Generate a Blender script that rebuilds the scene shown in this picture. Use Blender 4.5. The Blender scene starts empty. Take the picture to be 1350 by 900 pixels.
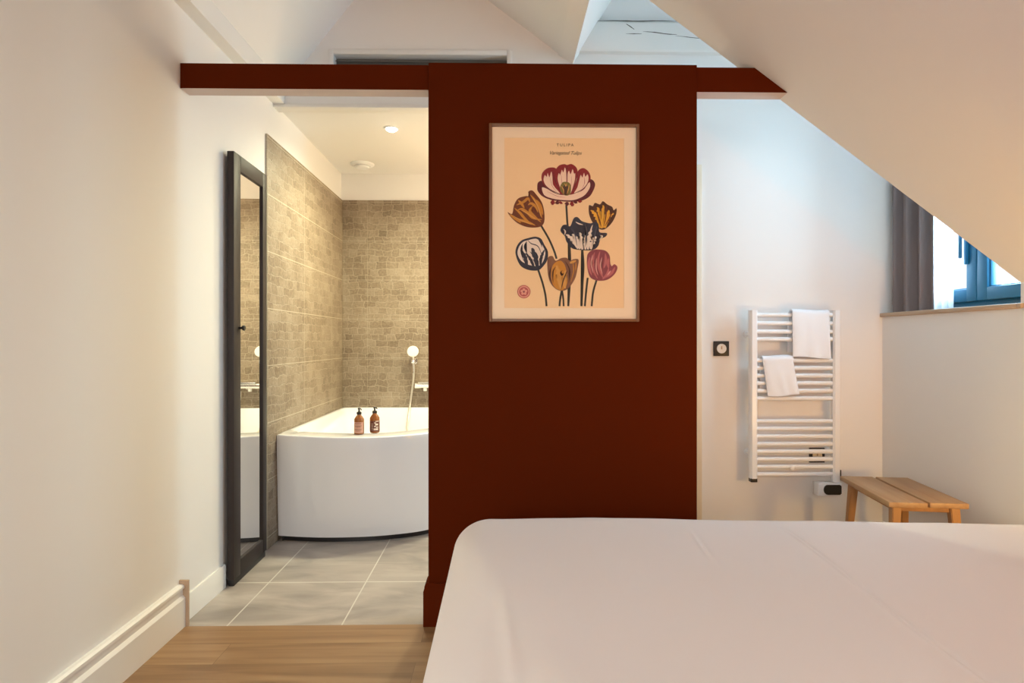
import bpy, bmesh, math, random
from mathutils import Vector, Matrix, noise
random.seed(7)
PI = math.pi
SC = bpy.context.scene
COL = SC.collection
R = math.radians

# ---------------------------------------------------------------- camera, world, lights, exposure
cam_d = bpy.data.cameras.new('camera'); cam = bpy.data.objects.new('camera', cam_d); COL.objects.link(cam)
cam.location = (0, 0, 1.12); cam.rotation_euler = (R(90), 0, R(-1.0))
cam_d.sensor_width = 36; cam_d.lens = 780/1350*36; cam_d.clip_start = .02
SC.camera = cam
SC.view_settings.view_transform = 'Standard'; SC.view_settings.look = 'None'
SC.view_settings.gamma = 1; SC.view_settings.use_curve_mapping = False
SC.view_settings.exposure = 0.25

w = bpy.data.worlds.new('sky'); SC.world = w; w.use_nodes = True
w.node_tree.nodes['Background'].inputs[0].default_value = (.95, .97, 1, 1)
w.node_tree.nodes['Background'].inputs[1].default_value = 1.0

def area(name, loc, direction, sx, sy, energy, color):
    l = bpy.data.lights.new(name, 'AREA'); l.shape = 'RECTANGLE'; l.size = sx; l.size_y = sy
    l.energy = energy; l.color = color
    o = bpy.data.objects.new(name, l); COL.objects.link(o); o.location = loc
    o.rotation_euler = Vector(direction).to_track_quat('-Z', 'Y').to_euler()
    return o
def point(name, loc, energy, color, rad=.06):
    l = bpy.data.lights.new(name, 'POINT'); l.energy = energy; l.color = color; l.shadow_soft_size = rad
    o = bpy.data.objects.new(name, l); COL.objects.link(o); o.location = loc
    return o
def spot(name, loc, energy, color, ang=120, rad=.03, blend=.6):
    l = bpy.data.lights.new(name, 'SPOT'); l.energy = energy; l.color = color; l.spot_size = R(ang); l.spot_blend = blend
    l.shadow_soft_size = rad
    o = bpy.data.objects.new(name, l); COL.objects.link(o); o.location = loc
    return o
area('dormer_daylight', (2.60, 2.87, 1.92), (-1, 0, -.02), .86, 1.2, 90, (.53, .82, 1))
area('rear_fill_light', (-.73, -1.72, 1.56), (.15, .5, -1.2), .92, 1.25, 70, (1, .95, .88))  # unseen fill added behind the camera, outside the made-up rear opening
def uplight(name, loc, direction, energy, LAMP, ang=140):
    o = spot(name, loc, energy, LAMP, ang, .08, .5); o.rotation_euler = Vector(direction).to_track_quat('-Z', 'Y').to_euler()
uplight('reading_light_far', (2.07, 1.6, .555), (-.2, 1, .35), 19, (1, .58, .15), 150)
uplight('warm_fill_near', (2.0, .2, 1.0), (-.1, 1, .75), 34, (1, .25, .02), 110)  # unseen warm fill added for the roof slope and gable
WARM = (1, .97, .65)
for k, (x, y) in enumerate(((-.687, 3.702), (-.05, 3.702))):  # first spot sits at the downlight fitting, second is added without one
    spot('downlight_and_fill', (x, y, 2.43), 82, WARM, 165, .04, .8)
point('bathroom_fill_light', (.25, 4.1, 1.85), 12, (1, .65, .35), .08)  # unseen fill added to brighten bathroom ceiling and tiles, no washbasin here

# ---------------------------------------------------------------- materials
MATS = {}
def mat(name, col, rough=.6, metal=0, spec=.5, bump=0, bscale=200, **kw):
    m = bpy.data.materials.new(name); m.use_nodes = True
    b = m.node_tree.nodes['Principled BSDF']
    b.inputs['Base Color'].default_value = (*col, 1); b.inputs['Roughness'].default_value = rough
    b.inputs['Metallic'].default_value = metal; b.inputs['Specular IOR Level'].default_value = spec
    for k, v in kw.items(): b.inputs[k.replace('_', ' ')].default_value = v
    if bump:
        nt = m.node_tree
        tc = nt.nodes.new('ShaderNodeTexCoord'); n = nt.nodes.new('ShaderNodeTexNoise'); bp = nt.nodes.new('ShaderNodeBump')
        n.inputs['Scale'].default_value = bscale; n.inputs['Detail'].default_value = 4
        bp.inputs['Strength'].default_value = bump; bp.inputs['Distance'].default_value = .002
        nt.links.new(tc.outputs['Object'], n.inputs['Vector']); nt.links.new(n.outputs['Fac'], bp.inputs['Height'])
        nt.links.new(bp.outputs['Normal'], b.inputs['Normal'])
    MATS[name] = m
    return m
class N:
    """tiny node helper"""
    def __init__(s, m): s.nt = m.node_tree; s.b = s.nt.nodes['Principled BSDF']
    def n(s, t, **kw):
        x = s.nt.nodes.new('ShaderNode' + t)
        for k, v in kw.items(): setattr(x, k, v)
        return x
    def l(s, a, b): s.nt.links.new(a, b)
    def math(s, op, a, b=None):
        x = s.n('Math', operation=op)
        for i, v in enumerate((a, b)):
            if v is None: continue
            if isinstance(v, (int, float)): x.inputs[i].default_value = v
            else: s.l(v, x.inputs[i])
        return x.outputs[0]
    def ramp(s, fac, stops):
        x = s.n('ValToRGB'); e = x.color_ramp.elements
        while len(e) < len(stops): e.new(.5)
        for q, (p, c) in zip(e, stops): q.position = p; q.color = (*c, 1)
        s.l(fac, x.inputs[0]); return x.outputs[0]
    def mix(s, fac, a, b, mode='MIX'):
        x = s.n('MixRGB', blend_type=mode)
        for i, v in zip((0, 1, 2), (fac, a, b)):
            if isinstance(v, (int, float)): x.inputs[i].default_value = v
            elif isinstance(v, tuple): x.inputs[i].default_value = (*v, 1)
            else: s.l(v, x.inputs[i])
        return x.outputs[0]

paint = mat('wall_paint', (.83, .815, .80), .75, bump=.08, bscale=160)
white_wood = mat('white_woodwork', (.84, .82, .79), .4)
red = mat('oxblood_paint', (.088, .0120, .0017), .8, spec=.04, bump=.06, bscale=220)
underside = mat('bare_plaster_edge', (.62, .53, .50), .7)
black = mat('black_metal', (.012, .011, .012), .4)
dark_frame = mat('black_brown_lacquer', (.034, .026, .025), .5, spec=.3)
mirror_m = mat('mirror_glass', (.86, .86, .83), .01, 1)
chrome = mat('chrome', (.88, .86, .83), .24, 1)
enamel = mat('white_enamel', (.85, .865, .89), .3)
acrylic = mat('white_acrylic', (.88, .895, .935), .12, Coat_Weight=.3)
plastic_w = mat('white_plastic', (.84, .83, .80), .35)
cream_p = mat('cream_plastic', (.78, .68, .50), .4)
hose_m = mat('brushed_hose', (.72, .68, .62), .35, .6)
grey_dk = mat('grille_grey', (.17, .16, .145), .6)
linen = mat('white_bed_linen', (.82, .775, .765), .85, bump=.10, bscale=500, Sheen_Weight=.15)
towel_m = mat('white_terry', (.85, .87, .92), .95, bump=.5, bscale=420, Sheen_Weight=.3)
base_fab = mat('grey_bed_base', (.35, .32, .30), .9)
curtain_m = mat('taupe_curtain', (.225, .185, .185), .9, bump=.2, bscale=600)
blue = mat('blue_window_paint', (.022, .16, .29), .35)
frame_w = mat('copper_brown_frame', (.19, .09, .045), .4)
mat_board = mat('cream_mat_board', (.93, .77, .56), .85)
paper = mat('aged_paper', (.93, .67, .38), .85)
ink = mat('black_ink', (.035, .028, .025), .8)
amber = mat('amber_glass', (.40, .13, .028), .08, Coat_Weight=.5)
amber.node_tree.nodes['Principled BSDF'].inputs['Transmission Weight'].default_value = .25
pump_m = mat('dark_brown_pump', (.018, .012, .008), .35)
label_pink = mat('pink_buff_label', (.62, .33, .24), .7)
label_brown = mat('red_brown_label', (.13, .03, .012), .6)
label_ink = mat('label_ink', (.20, .07, .04), .7)
label_cream = mat('label_cream', (.80, .66, .55), .7)
sand_end = mat('raw_end_grain', (.50, .36, .25), .7)

# window glass: mostly clear
def glass(name, gl=.06):
    m = bpy.data.materials.new(name); m.use_nodes = True; nt = m.node_tree; nt.nodes.clear()
    o = nt.nodes.new('ShaderNodeOutputMaterial'); mx = nt.nodes.new('ShaderNodeMixShader')
    t = nt.nodes.new('ShaderNodeBsdfTransparent'); g = nt.nodes.new('ShaderNodeBsdfGlossy')
    f = nt.nodes.new('ShaderNodeFresnel'); f.inputs[0].default_value = 1.45
    g.inputs['Roughness'].default_value = .02
    ge = nt.nodes.new('ShaderNodeNewGeometry'); mu = nt.nodes.new('ShaderNodeMath'); mu.operation = 'SUBTRACT'; mu.use_clamp = True
    nt.links.new(f.outputs[0], mu.inputs[0]); nt.links.new(ge.outputs['Backfacing'], mu.inputs[1])   # only the front face reflects
    nt.links.new(mu.outputs[0], mx.inputs[0]); nt.links.new(t.outputs[0], mx.inputs[1]); nt.links.new(g.outputs[0], mx.inputs[2])
    nt.links.new(mx.outputs[0], o.inputs[0]); return m
glass_m = glass('clear_glass')
# sheer
sheer = bpy.data.materials.new('white_sheer'); sheer.use_nodes = True
nt = sheer.node_tree; nt.nodes.clear()
o_ = nt.nodes.new('ShaderNodeOutputMaterial'); mx = nt.nodes.new('ShaderNodeMixShader'); mx.inputs[0].default_value = .65
t_ = nt.nodes.new('ShaderNodeBsdfTransparent'); tl = nt.nodes.new('ShaderNodeBsdfTranslucent'); tl.inputs[0].default_value = (.95, .95, .97, 1)
nt.links.new(t_.outputs[0], mx.inputs[1]); nt.links.new(tl.outputs[0], mx.inputs[2]); nt.links.new(mx.outputs[0], o_.inputs[0])

lamp_m = bpy.data.materials.new('lamp_glow'); lamp_m.use_nodes = True
b = lamp_m.node_tree.nodes['Principled BSDF']
b.inputs['Emission Color'].default_value = (1, .9, .72, 1); b.inputs['Emission Strength'].default_value = 12

# stone mosaic tile; axis = which object coordinate runs along the wall
def mosaic(name, axis):
    m = mat(name, (.4, .3, .2), .55); h = N(m)
    tc = h.n('TexCoord'); sx = h.n('SeparateXYZ'); h.l(tc.outputs['Object'], sx.inputs[0])
    U = sx.outputs[axis]; V = sx.outputs[2]
    cb = h.n('CombineXYZ'); h.l(U, cb.inputs[0]); h.l(V, cb.inputs[1])
    nz = h.n('TexNoise'); nz.inputs['Scale'].default_value = 14; nz.inputs['Detail'].default_value = 3; h.l(cb.outputs[0], nz.inputs['Vector'])
    vm = h.n('VectorMath', operation='SCALE'); vm.inputs['Scale'].default_value = .055
    sb = h.n('VectorMath', operation='SUBTRACT'); sb.inputs[1].default_value = (.5, .5, .5)
    h.l(nz.outputs['Color'], sb.inputs[0]); h.l(sb.outputs[0], vm.inputs[0])
    ad = h.n('VectorMath', operation='ADD'); h.l(cb.outputs[0], ad.inputs[0]); h.l(vm.outputs[0], ad.inputs[1])
    br = h.n('TexBrick'); br.offset = .5; br.squash = 1.35; br.squash_frequency = 3
    br.inputs['Scale'].default_value = 1; br.inputs['Brick Width'].default_value = .067; br.inputs['Row Height'].default_value = .0513
    br.inputs['Mortar Size'].default_value = .0036; br.inputs['Mortar Smooth'].default_value = .6; br.inputs['Bias'].default_value = 0
    br.inputs['Color1'].default_value = (0, 0, 0, 1); br.inputs['Color2'].default_value = (1, 1, 1, 1); br.inputs['Mortar'].default_value = (.5, .5, .5, 1)
    h.l(ad.outputs[0], br.inputs['Vector'])
    n2 = h.n('TexNoise'); n2.inputs['Scale'].default_value = 5; n2.inputs['Detail'].default_value = 6; h.l(cb.outputs[0], n2.inputs['Vector'])
    n3 = h.n('TexNoise'); n3.inputs['Scale'].default_value = 60; n3.inputs['Detail'].default_value = 4; h.l(cb.outputs[0], n3.inputs['Vector'])
    v = h.math('ADD', h.math('ADD', .08, h.math('MULTIPLY', br.outputs['Color'], .18)), h.math('ADD', h.math('MULTIPLY', n2.outputs['Fac'], .5), h.math('MULTIPLY', n3.outputs['Fac'], .45)))
    stone = h.ramp(v, ((.34, (.135, .097, .064)), (.57, (.25, .19, .130)), (.80, (.37, .295, .215))))
    c1 = h.mix(h.math('MULTIPLY', br.outputs['Fac'], .55), stone, (.45, .375, .285))
    # big tile joints, 0.308 high and 0.60 wide
    fz = h.math('FRACT', h.math('DIVIDE', h.math('ADD', V, .308*8 - .99), .308))
    jz = h.math('LESS_THAN', h.math('ABSOLUTE', h.math('SUBTRACT', fz, .5)), .4925)
    fu = h.math('FRACT', h.math('DIVIDE', h.math('ADD', U, 6 - (3.2 if axis == 1 else -1.06)), .60))
    ju = h.math('LESS_THAN', h.math('ABSOLUTE', h.math('SUBTRACT', fu, .5)), .4975)
    j = h.math('SUBTRACT', 1, h.math('MULTIPLY', jz, ju))
    c2 = h.mix(h.math('MULTIPLY', j, .85 if axis == 1 else .45), c1, (.56, .49, .38))
    h.l(c2, h.b.inputs['Base Color'])
    bp = h.n('Bump'); bp.inputs['Strength'].default_value = .55; bp.inputs['Distance'].default_value = .006
    hh = h.math('SUBTRACT', h.math('MULTIPLY', n3.outputs['Fac'], .4), h.math('MULTIPLY', br.outputs['Fac'], .8))
    h.l(hh, bp.inputs['Height']); h.l(bp.outputs['Normal'], h.b.inputs['Normal'])
    return m
mos_y = mosaic('stone_mosaic_side', 1)
mos_x = mosaic('stone_mosaic_end', 0)

def floor_tile():
    m = mat('grey_stone_floor_tile', (.4, .38, .34), .35); h = N(m)
    tc = h.n('TexCoord'); sx = h.n('SeparateXYZ'); h.l(tc.outputs['Object'], sx.inputs[0])
    mp = h.n('Mapping'); mp.inputs['Scale'].default_value = (1.6, 4.5, 1); mp.inputs['Rotation'].default_value = (0, 0, R(35)); h.l(tc.outputs['Object'], mp.inputs[0])
    nz = h.n('TexNoise'); nz.inputs['Scale'].default_value = 1.6; nz.inputs['Detail'].default_value = 7; nz.inputs['Distortion'].default_value = .8; h.l(mp.outputs[0], nz.inputs['Vector'])
    c = h.ramp(nz.outputs['Fac'], ((.3, (.27, .235, .21)), (.52, (.40, .345, .305)), (.75, (.52, .46, .41))))
    fx = h.math('FRACT', h.math('DIVIDE', h.math('ADD', sx.outputs[0], 1.082 + .45*4.5), .45))
    fy = h.math('FRACT', h.math('DIVIDE', h.math('ADD', sx.outputs[1], -2.77 + .60*8.5), .60))
    a = h.math('LESS_THAN', h.math('ABSOLUTE', h.math('SUBTRACT', fx, .5)), .0065)
    e = h.math('LESS_THAN', h.math('ABSOLUTE', h.math('SUBTRACT', fy, .5)), .0065)
    j = h.math('MAXIMUM', a, e)
    h.l(h.mix(j, c, (.62, .59, .53)), h.b.inputs['Base Color'])
    return m
tile_floor_m = floor_tile()

def oak(name, along, cols, plank=None, rough=.42, sc=1.0):
    m = mat(name, (.5, .3, .15), rough); h = N(m)
    tc = h.n('TexCoord'); sx = h.n('SeparateXYZ'); h.l(tc.outputs['Object'], sx.inputs[0])
    mp = h.n('Mapping'); s = [22*sc, 22*sc, 22*sc]; s[along] = 1.6*sc; mp.inputs['Scale'].default_value = s
    vec = tc.outputs['Object']
    if plank:
        br = h.n('TexBrick'); br.offset = .37
        br.inputs['Scale'].default_value = 1; br.inputs['Brick Width'].default_value = 1.9; br.inputs['Row Height'].default_value = plank
        br.inputs['Mortar Size'].default_value = .0011; br.inputs['Mortar Smooth'].default_value = .3
        br.inputs['Color1'].default_value = (0, 0, 0, 1); br.inputs['Color2'].default_value = (1, 1, 1, 1)
        mp0 = h.n('Mapping'); mp0.inputs['Location'].default_value = (.3, -2.35 + plank*20, 0); h.l(vec, mp0.inputs[0])
        h.l(mp0.outputs[0], br.inputs['Vector'])
        ad = h.n('VectorMath', operation='MULTIPLY_ADD'); ad.inputs[1].default_value = (3.1, 1.7, 0); h.l(br.outputs['Color'], ad.inputs[0]); h.l(vec, ad.inputs[2])
        vec = ad.outputs[0]
    h.l(vec, mp.inputs[0])
    nz = h.n('TexNoise'); nz.inputs['Scale'].default_value = 1; nz.inputs['Detail'].default_value = 6; nz.inputs['Distortion'].default_value = .6; h.l(mp.outputs[0], nz.inputs['Vector'])
    c = h.ramp(nz.outputs['Fac'], ((.28, cols[0]), (.5, cols[1]), (.72, cols[2])))
    if plank:
        c = h.mix(.16, c, br.outputs['Color'], 'SOFT_LIGHT')
        c = h.mix(h.math('MULTIPLY', br.outputs['Fac'], .7), c, (.16, .09, .04))
    h.l(c, h.b.inputs['Base Color'])
    return m
oak_floor = oak('oak_floorboards', 0, ((.21, .112, .050), (.29, .163, .077), (.36, .22, .112)), plank=.14)
oak_bench = oak('oak_bench_board', 1, ((.36, .20, .095), (.44, .265, .135), (.50, .32, .175)), rough=.45)
oak_leg = oak('oak_bench_leg', 2, ((.34, .165, .06), (.42, .21, .08), (.50, .27, .115)), rough=.45)
sill_wood = oak('oak_sill', 1, ((.42, .30, .20), (.50, .37, .26), (.55, .42, .31)), rough=.5)

# ---------------------------------------------------------------- mesh helpers
W = {}
def tag(o, label=None, cat=None, group=None, kind=None):
    if label: o['label'] = label
    if cat: o['category'] = cat
    if group: o['group'] = group
    if kind: o['kind'] = kind
    return o
def thing(name, loc, label=None, cat=None, group=None, kind=None, rz=0):
    o = bpy.data.objects.new(name, None); COL.objects.link(o); o.empty_display_size = .05
    o.location = loc; o.rotation_euler = (0, 0, rz)
    W[o] = Matrix.Translation(loc) @ Matrix.Rotation(rz, 4, 'Z')
    return tag(o, label, cat, group, kind)
def obj(name, bm, mats, parent=None, angle=35, local=False):
    """link one mesh object; bm in world coordinates (or already in the parent's when local)"""
    if not isinstance(mats, (list, tuple)): mats = [mats]
    M = W[parent] if parent else Matrix()
    if parent and not local: bm.transform(M.inverted())
    bmesh.ops.recalc_face_normals(bm, faces=bm.faces)
    me = bpy.data.meshes.new(name); bm.to_mesh(me); bm.free()
    for m in mats: me.materials.append(m)
    for p in me.polygons: p.use_smooth = True
    me.set_sharp_from_angle(angle=R(angle))
    o = bpy.data.objects.new(name, me); COL.objects.link(o)
    if parent: o.parent = parent
    W[o] = M
    return o
def struct(name, bm, mats, parent=None, **k):
    o = obj(name, bm, mats, parent, **k)
    if not parent: o['kind'] = 'structure'
    return o
NB = bmesh.new
def box(bm, x0, x1, y0, y1, z0, z1, bev=0, seg=2, mi=0):
    t = NB(); bmesh.ops.create_cube(t, size=1)
    for v in t.verts: v.co = Vector(((x0+x1)/2 + v.co.x*(x1-x0), (y0+y1)/2 + v.co.y*(y1-y0), (z0+z1)/2 + v.co.z*(z1-z0)))
    if bev: bmesh.ops.bevel(t, geom=list(t.edges), offset=bev, segments=seg, affect='EDGES', profile=.5)
    return merge(bm, t, mi)
def merge(bm, t, mi=0, M=None):
    if M: t.transform(M)
    mp = {v: bm.verts.new(v.co) for v in t.verts}
    for f in t.faces:
        try: nf = bm.faces.new([mp[v] for v in f.verts]); nf.material_index = mi if mi is not None else f.material_index
        except ValueError: pass
    t.free(); return bm
def prism(bm, poly, off, mi=0):
    off = Vector(off); a = [bm.verts.new(p) for p in poly]; b_ = [bm.verts.new(Vector(p)+off) for p in poly]; n = len(poly)
    fs = [bm.faces.new(a), bm.faces.new(b_[::-1])] + [bm.faces.new((a[i], b_[i], b_[(i+1) % n], a[(i+1) % n])) for i in range(n)]
    for f in fs: f.material_index = mi
    return bm
def loft(bm, rings, cap0=True, cap1=True, closed=True, mi=0):
    vs = [[bm.verts.new(p) for p in r] for r in rings]; n = len(vs[0])
    for a, c in zip(vs, vs[1:]):
        for i in range(n if closed else n-1):
            f = bm.faces.new((a[i], a[(i+1) % n], c[(i+1) % n], c[i])); f.material_index = mi
    if cap0: bm.faces.new(vs[0]).material_index = mi
    if cap1: bm.faces.new(vs[-1][::-1]).material_index = mi
    return bm
def frame_of(d):
    d = Vector(d).normalized(); up = Vector((0, 0, 1)) if abs(d.z) < .9 else Vector((1, 0, 0))
    a = d.cross(up).normalized(); return d, a, a.cross(d)
def tube(bm, pts, r, n=12, mi=0):
    pts = [Vector(p) for p in pts]; rs = r if isinstance(r, (list, tuple)) else [r]*len(pts)
    rings = []; a = None
    for i, p in enumerate(pts):
        d = (pts[min(i+1, len(pts)-1)] - pts[max(i-1, 0)]).normalized()
        if a is None: _, a, _ = frame_of(d)
        a = (a - d*a.dot(d)).normalized(); c = d.cross(a)
        rings.append([p + (a*math.cos(t)+c*math.sin(t))*rs[i] for t in (2*PI*k/n for k in range(n))])
    return loft(bm, rings, mi=mi)
def lathe(bm, base, axis, prof, n=28, mi=0):
    """prof: list of (radius, distance along axis)"""
    d, a, c = frame_of(axis); base = Vector(base)
    rings = [[base + d*h + (a*math.cos(t)+c*math.sin(t))*max(r, 1e-4) for t in (2*PI*k/n for k in range(n))] for r, h in prof]
    return loft(bm, rings, mi=mi)
def crv(pts, n=8, closed=False):
    """Catmull-Rom through points"""
    P = [Vector(p) for p in pts]; m = len(P); out = []
    for i in range(m if closed else m-1):
        g = (lambda k: P[k % m]) if closed else (lambda k: P[max(0, min(m-1, k))])
        a, b_, c, d = g(i-1), g(i), g(i+1), g(i+2)
        for k in range(n):
            t = k/n
            out.append(.5*((2*b_) + (c-a)*t + (2*a-5*b_+4*c-d)*t*t + (3*b_-a-3*c+d)*t**3))
    if not closed: out.append(P[-1])
    return out

# ---------------------------------------------------------------- the setting
XL, XR, YB, YBB, YP, Y0 = -1.27, 2.16, 3.32, 4.71, 2.345, -1.6
ZK = 1.3665; SL = .745
zs = lambda x: ZK + SL*(XR - x)                 # right roof slope
RX = -.545; RZ = zs(RX)                         # ridge
HB = 2.449                                      # bathroom ceiling
YC = 2.425                                      # where the slope is cut for the dormer

bm = NB(); box(bm, XL-.1, XR+.1, Y0-.1, 2.35, -.06, 0); box(bm, .78, XR+.1, 2.35, YB+.05, -.06, 0)
struct('floor', bm, oak_floor)
bm = NB(); box(bm, XL-.1, .78, 2.35, YB, -.06, 0); box(bm, XL-.1, .42, YB, YBB+.1, -.06, 0)
struct('floor_bathroom', bm, tile_floor_m)
bm = NB(); box(bm, XL-.1, XL, Y0-.1, YBB+.1, 0, 2.6)
struct('wall_left', bm, paint)
bm = NB(); box(bm, XL-.06, -1.208, Y0, YB, 2.44, 2.54, .003)
struct('trim_cornice', bm, paint)

bm = NB()
prism(bm, [(-1.212, Y0-.1, 2.535), (RX, Y0-.1, RZ), (RX, YB+.06, RZ), (-1.212, YB+.06, 2.535)], (-.08, 0, .06))
struct('ceiling_left_slope', bm, paint)
bm = NB(); up = Vector((.06, 0, .08))
prism(bm, [(RX, Y0-.1, RZ), (XR, Y0-.1, ZK), (XR, YC, ZK), (RX, YC, RZ)], up)
prism(bm, [(RX, YC, RZ), (.4, YC, zs(.4)), (.4, YB+.02, zs(.4)), (RX, YB+.02, RZ)], (0, 0, .08))
struct('ceiling_right_slope', bm, paint)
bm = NB()
prism(bm, [(.4, YC, zs(.4)), (.75, YC, 3.26), (.75, YB+.02, 3.26), (.4, YB+.02, zs(.4))], (-.08, 0, .05))
box(bm, .72, 2.41, YC-.06, YB+.06, 3.26, 3.32)
prism(bm, [(.4, YC, zs(.4)+.012), (XR+.01, YC, ZK+.008), (XR+.01, YC, 1.27), (2.41, YC, 1.27), (2.41, YC, 3.3), (.75, YC, 3.3)], (0, -.05, 0))
struct('ceiling_dormer', bm, paint)

bm = NB(); box(bm, XR, XR+.12, Y0-.1, YC, 0, ZK+.04); box(bm, XR, XR+.12, YC, YB+.05, 0, 1.258)
box(bm, XR, 2.41, YC, YB+.05, 2.52, 3.3); box(bm, XR+.12, 2.41, YC-.05, YB+.05, 1.15, 1.258)
struct('wall_right', bm, paint)
bm = NB()
GX0, GX1, GZ0, GZ1 = -.937, .03, 2.60, 2.722     # return-air slot
box(bm, XL-.1, GX0, YB, YB+.07, HB, 3.5); box(bm, GX1, .40, YB, YB+.07, HB, 3.5)
box(bm, GX0, GX1, YB, YB+.07, HB, GZ0); box(bm, GX0, GX1, YB, YB+.07, GZ1, 3.5)
box(bm, .40, 2.41, YB, YB+.07, 0, 3.4); box(bm, .32, .40, YB, YB+.07, 0, HB)
struct('wall_back', bm, paint)
bm = NB(); box(bm, XL, .32, YB-.010, YB+.072, HB-.026, HB-.008, .003); box(bm, XL, .32, YB+.0005, YB+.07, HB-.010, HB+.001)
struct('trim_bulkhead', bm, white_wood)
bm = NB(); box(bm, XL, .40, YB+.07, YBB+.1, HB, HB+.06)
struct('ceiling_bathroom', bm, paint)
bm = NB(); box(bm, XL-.1, .42, YBB, YBB+.1, 0, HB+.05)
struct('wall_bathroom_back', bm, paint)
bm = NB(); box(bm, .32, .42, YB+.07, YBB+.05, 0, HB+.05)
struct('wall_bathroom_right', bm, paint)
bm = NB(); box(bm, XL, XL+.012, 3.20, YBB, 0, 2.237, .002)
struct('trim_bath_tiles_left', bm, mos_y)
bm = NB(); box(bm, XL+.012, .32, YBB-.012, YBB, 0, 2.237, .002)
struct('trim_bath_tiles_back', bm, mos_x)
# rear wall behind the camera, with an opening added for the fill light
bm = NB()
for x0, x1, z0, z1 in ((XL-.1, -1.2, 0, 3.5), (-.25, XR+.2, 0, 3.5), (-1.2, -.25, 0, .92), (-1.2, -.25, 2.2, 3.5)): box(bm, x0, x1, Y0-.1, Y0, z0, z1)
struct('wall_rear', bm, paint)
bm = NB()
for x0, x1, z0, z1 in ((-1.2, -1.14, .92, 2.2), (-.31, -.25, .92, 2.2), (-1.14, -.31, .92, .98), (-1.14, -.31, 2.14, 2.2), (-.755, -.695, .98, 2.14)): box(bm, x0, x1, Y0-.09, Y0-.03, z0, z1, .004)
struct('fill_window_rear', bm, white_wood)  # unseen frame added around the rear fill opening

# free-standing oxblood partition and the beam over it
bm = NB(); box(bm, -.29, .779, YP, 2.425, 0, 2.223, .003)
struct('wall_partition', bm, red)
bm = NB()
bx = XL + .002
box(bm, bx, -.292, 2.357, YC, 2.119, 2.218)
xe = lambda z: XR - (z - ZK)/SL - .002
prism(bm, [(.781, 2.357, 2.119), (xe(2.119), 2.357, 2.119), (xe(2.218), 2.357, 2.218), (.781, 2.357, 2.218)], (0, YC-2.357, 0))
for f in bm.faces:
    f.normal_update()
    if f.normal.z < -.9 or f.normal.z > .9 and False: f.material_index = 1
bmesh.ops.recalc_face_normals(bm, faces=bm.faces)
for f in bm.faces: f.material_index = 1 if f.normal.z < -.9 else 0
struct('beam', bm, [red, underside])
bm = NB()
prof = [(0, 0), (.018, 0), (.018, .138), (.014, .146), (.014, .156), (.008, .166), (0, .166)]
path = [((-.29, 2.425), (-1, 0)), ((-.29, YP), (-1, -1)), ((.779, YP), (1, -1)), ((.779, 2.425), (1, 0))]
loft(bm, [[(x + nx*d, y + ny*d, z) for d, z in prof] for (x, y), (nx, ny) in path])
struct('baseboard_partition', bm, red)

# baseboards along the left wall
prof = [(0, 0), (.026, 0), (.026, .112), (.020, .120), (.016, .124), (.016, .146), (.022, .150), (.022, .160), (.014, .166), (0, .166)]
bm = NB(); loft(bm, [[(XL + d, y, z) for d, z in prof] for y in (Y0, 2.35)])
bl = struct('baseboard_left', bm, white_wood)
bm = NB(); box(bm, XL, XL+.037, 2.351, 2.359, 0, .180)
ec = obj('end_cap', bm, sand_end, bl); ec['label'] = 'raw wood end piece closing the baseboard'
prof = [(0, 0), (.013, 0), (.013, .096), (.009, .104), (0, .104)]
bm = NB(); loft(bm, [[(XL + d, y, z) for d, z in prof] for y in (2.362, 2.72)])
struct('baseboard_bathroom', bm, white_wood)
bm = NB(); loft(bm, [[(x, YB - d, z) for d, z in prof] for x in (1.126, XR)])
struct('baseboard_back', bm, white_wood)
bm = NB(); loft(bm, [[(XR - d, y, z) for d, z in prof] for y in (Y0, YB-.013)])
struct('baseboard_right', bm, white_wood)

# door on the back wall behind the partition: only its casing edge shows
d1 = thing('door_1', (.75, YB, 0), kind='structure')
bm = NB(); box(bm, .44, 1.065, YB-.012, YB, .008, 2.05, .003); obj('door_leaf', bm, white_wood, d1)
bm = NB()
for x0, x1, z0, z1 in ((.41, .44, 0, 2.113), (1.065, 1.124, 0, 2.113), (.44, 1.065, 2.05, 2.113)): box(bm, x0, x1, YB-.022, YB, z0, z1, .004)
cs = obj('door_frame', bm, mat('cream_door_frame', (.80, .72, .58), .4), d1)
bm = NB(); tube(bm, [(.50, YB-.012, 1.03), (.50, YB-.05, 1.03)], .008); tube(bm, [(.495, YB-.05, 1.03), (.61, YB-.05, 1.03)], .008); obj('door_handle', bm, chrome, d1)

# white painted old timber over the dormer, with cracks
bm = NB()
def zt(x): return 2.903 + .004*noise.noise(Vector((x*6, 0, 0)))
xs = [.36 + (2.16-.36)*i/40 for i in range(41)]
loft(bm, [[(x, YB, 2.735), (x, YB-.035, 2.735), (x, YB-.045, 2.75), (x, YB-.045, zt(x)-.012), (x, YB-.036, zt(x)), (x, YB, zt(x))] for x in xs])
def crack(pts, wd):
    P = crv([(a, YB-.0455, c) for a, c in pts], 4); n = len(P); t = NB()
    top, bot = [], []
    for i, p in enumerate(P):
        k = wd*math.sin(PI*min(1, max(0.06, (i+.3)/n)))*(.8+.4*random.random())
        top.append(p + Vector((0, 0, k))); bot.append(p - Vector((0, 0, k)))
    for i in range(n-1): prism(bm, [top[i], top[i+1], bot[i+1], bot[i]], (0, .0016, 0), 1)
crack([(.690, 2.884), (.713, 2.870), (.737, 2.853)], .0032)
crack([(.69, 2.828), (.735, 2.829), (.779, 2.829)], .0018)
crack([(.785, 2.842), (.85, 2.838), (.92, 2.829), (.975, 2.827)], .0024)
crack([(.965, 2.820), (1.02, 2.815), (1.075, 2.809), (1.2, 2.80)], .0016)
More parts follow.
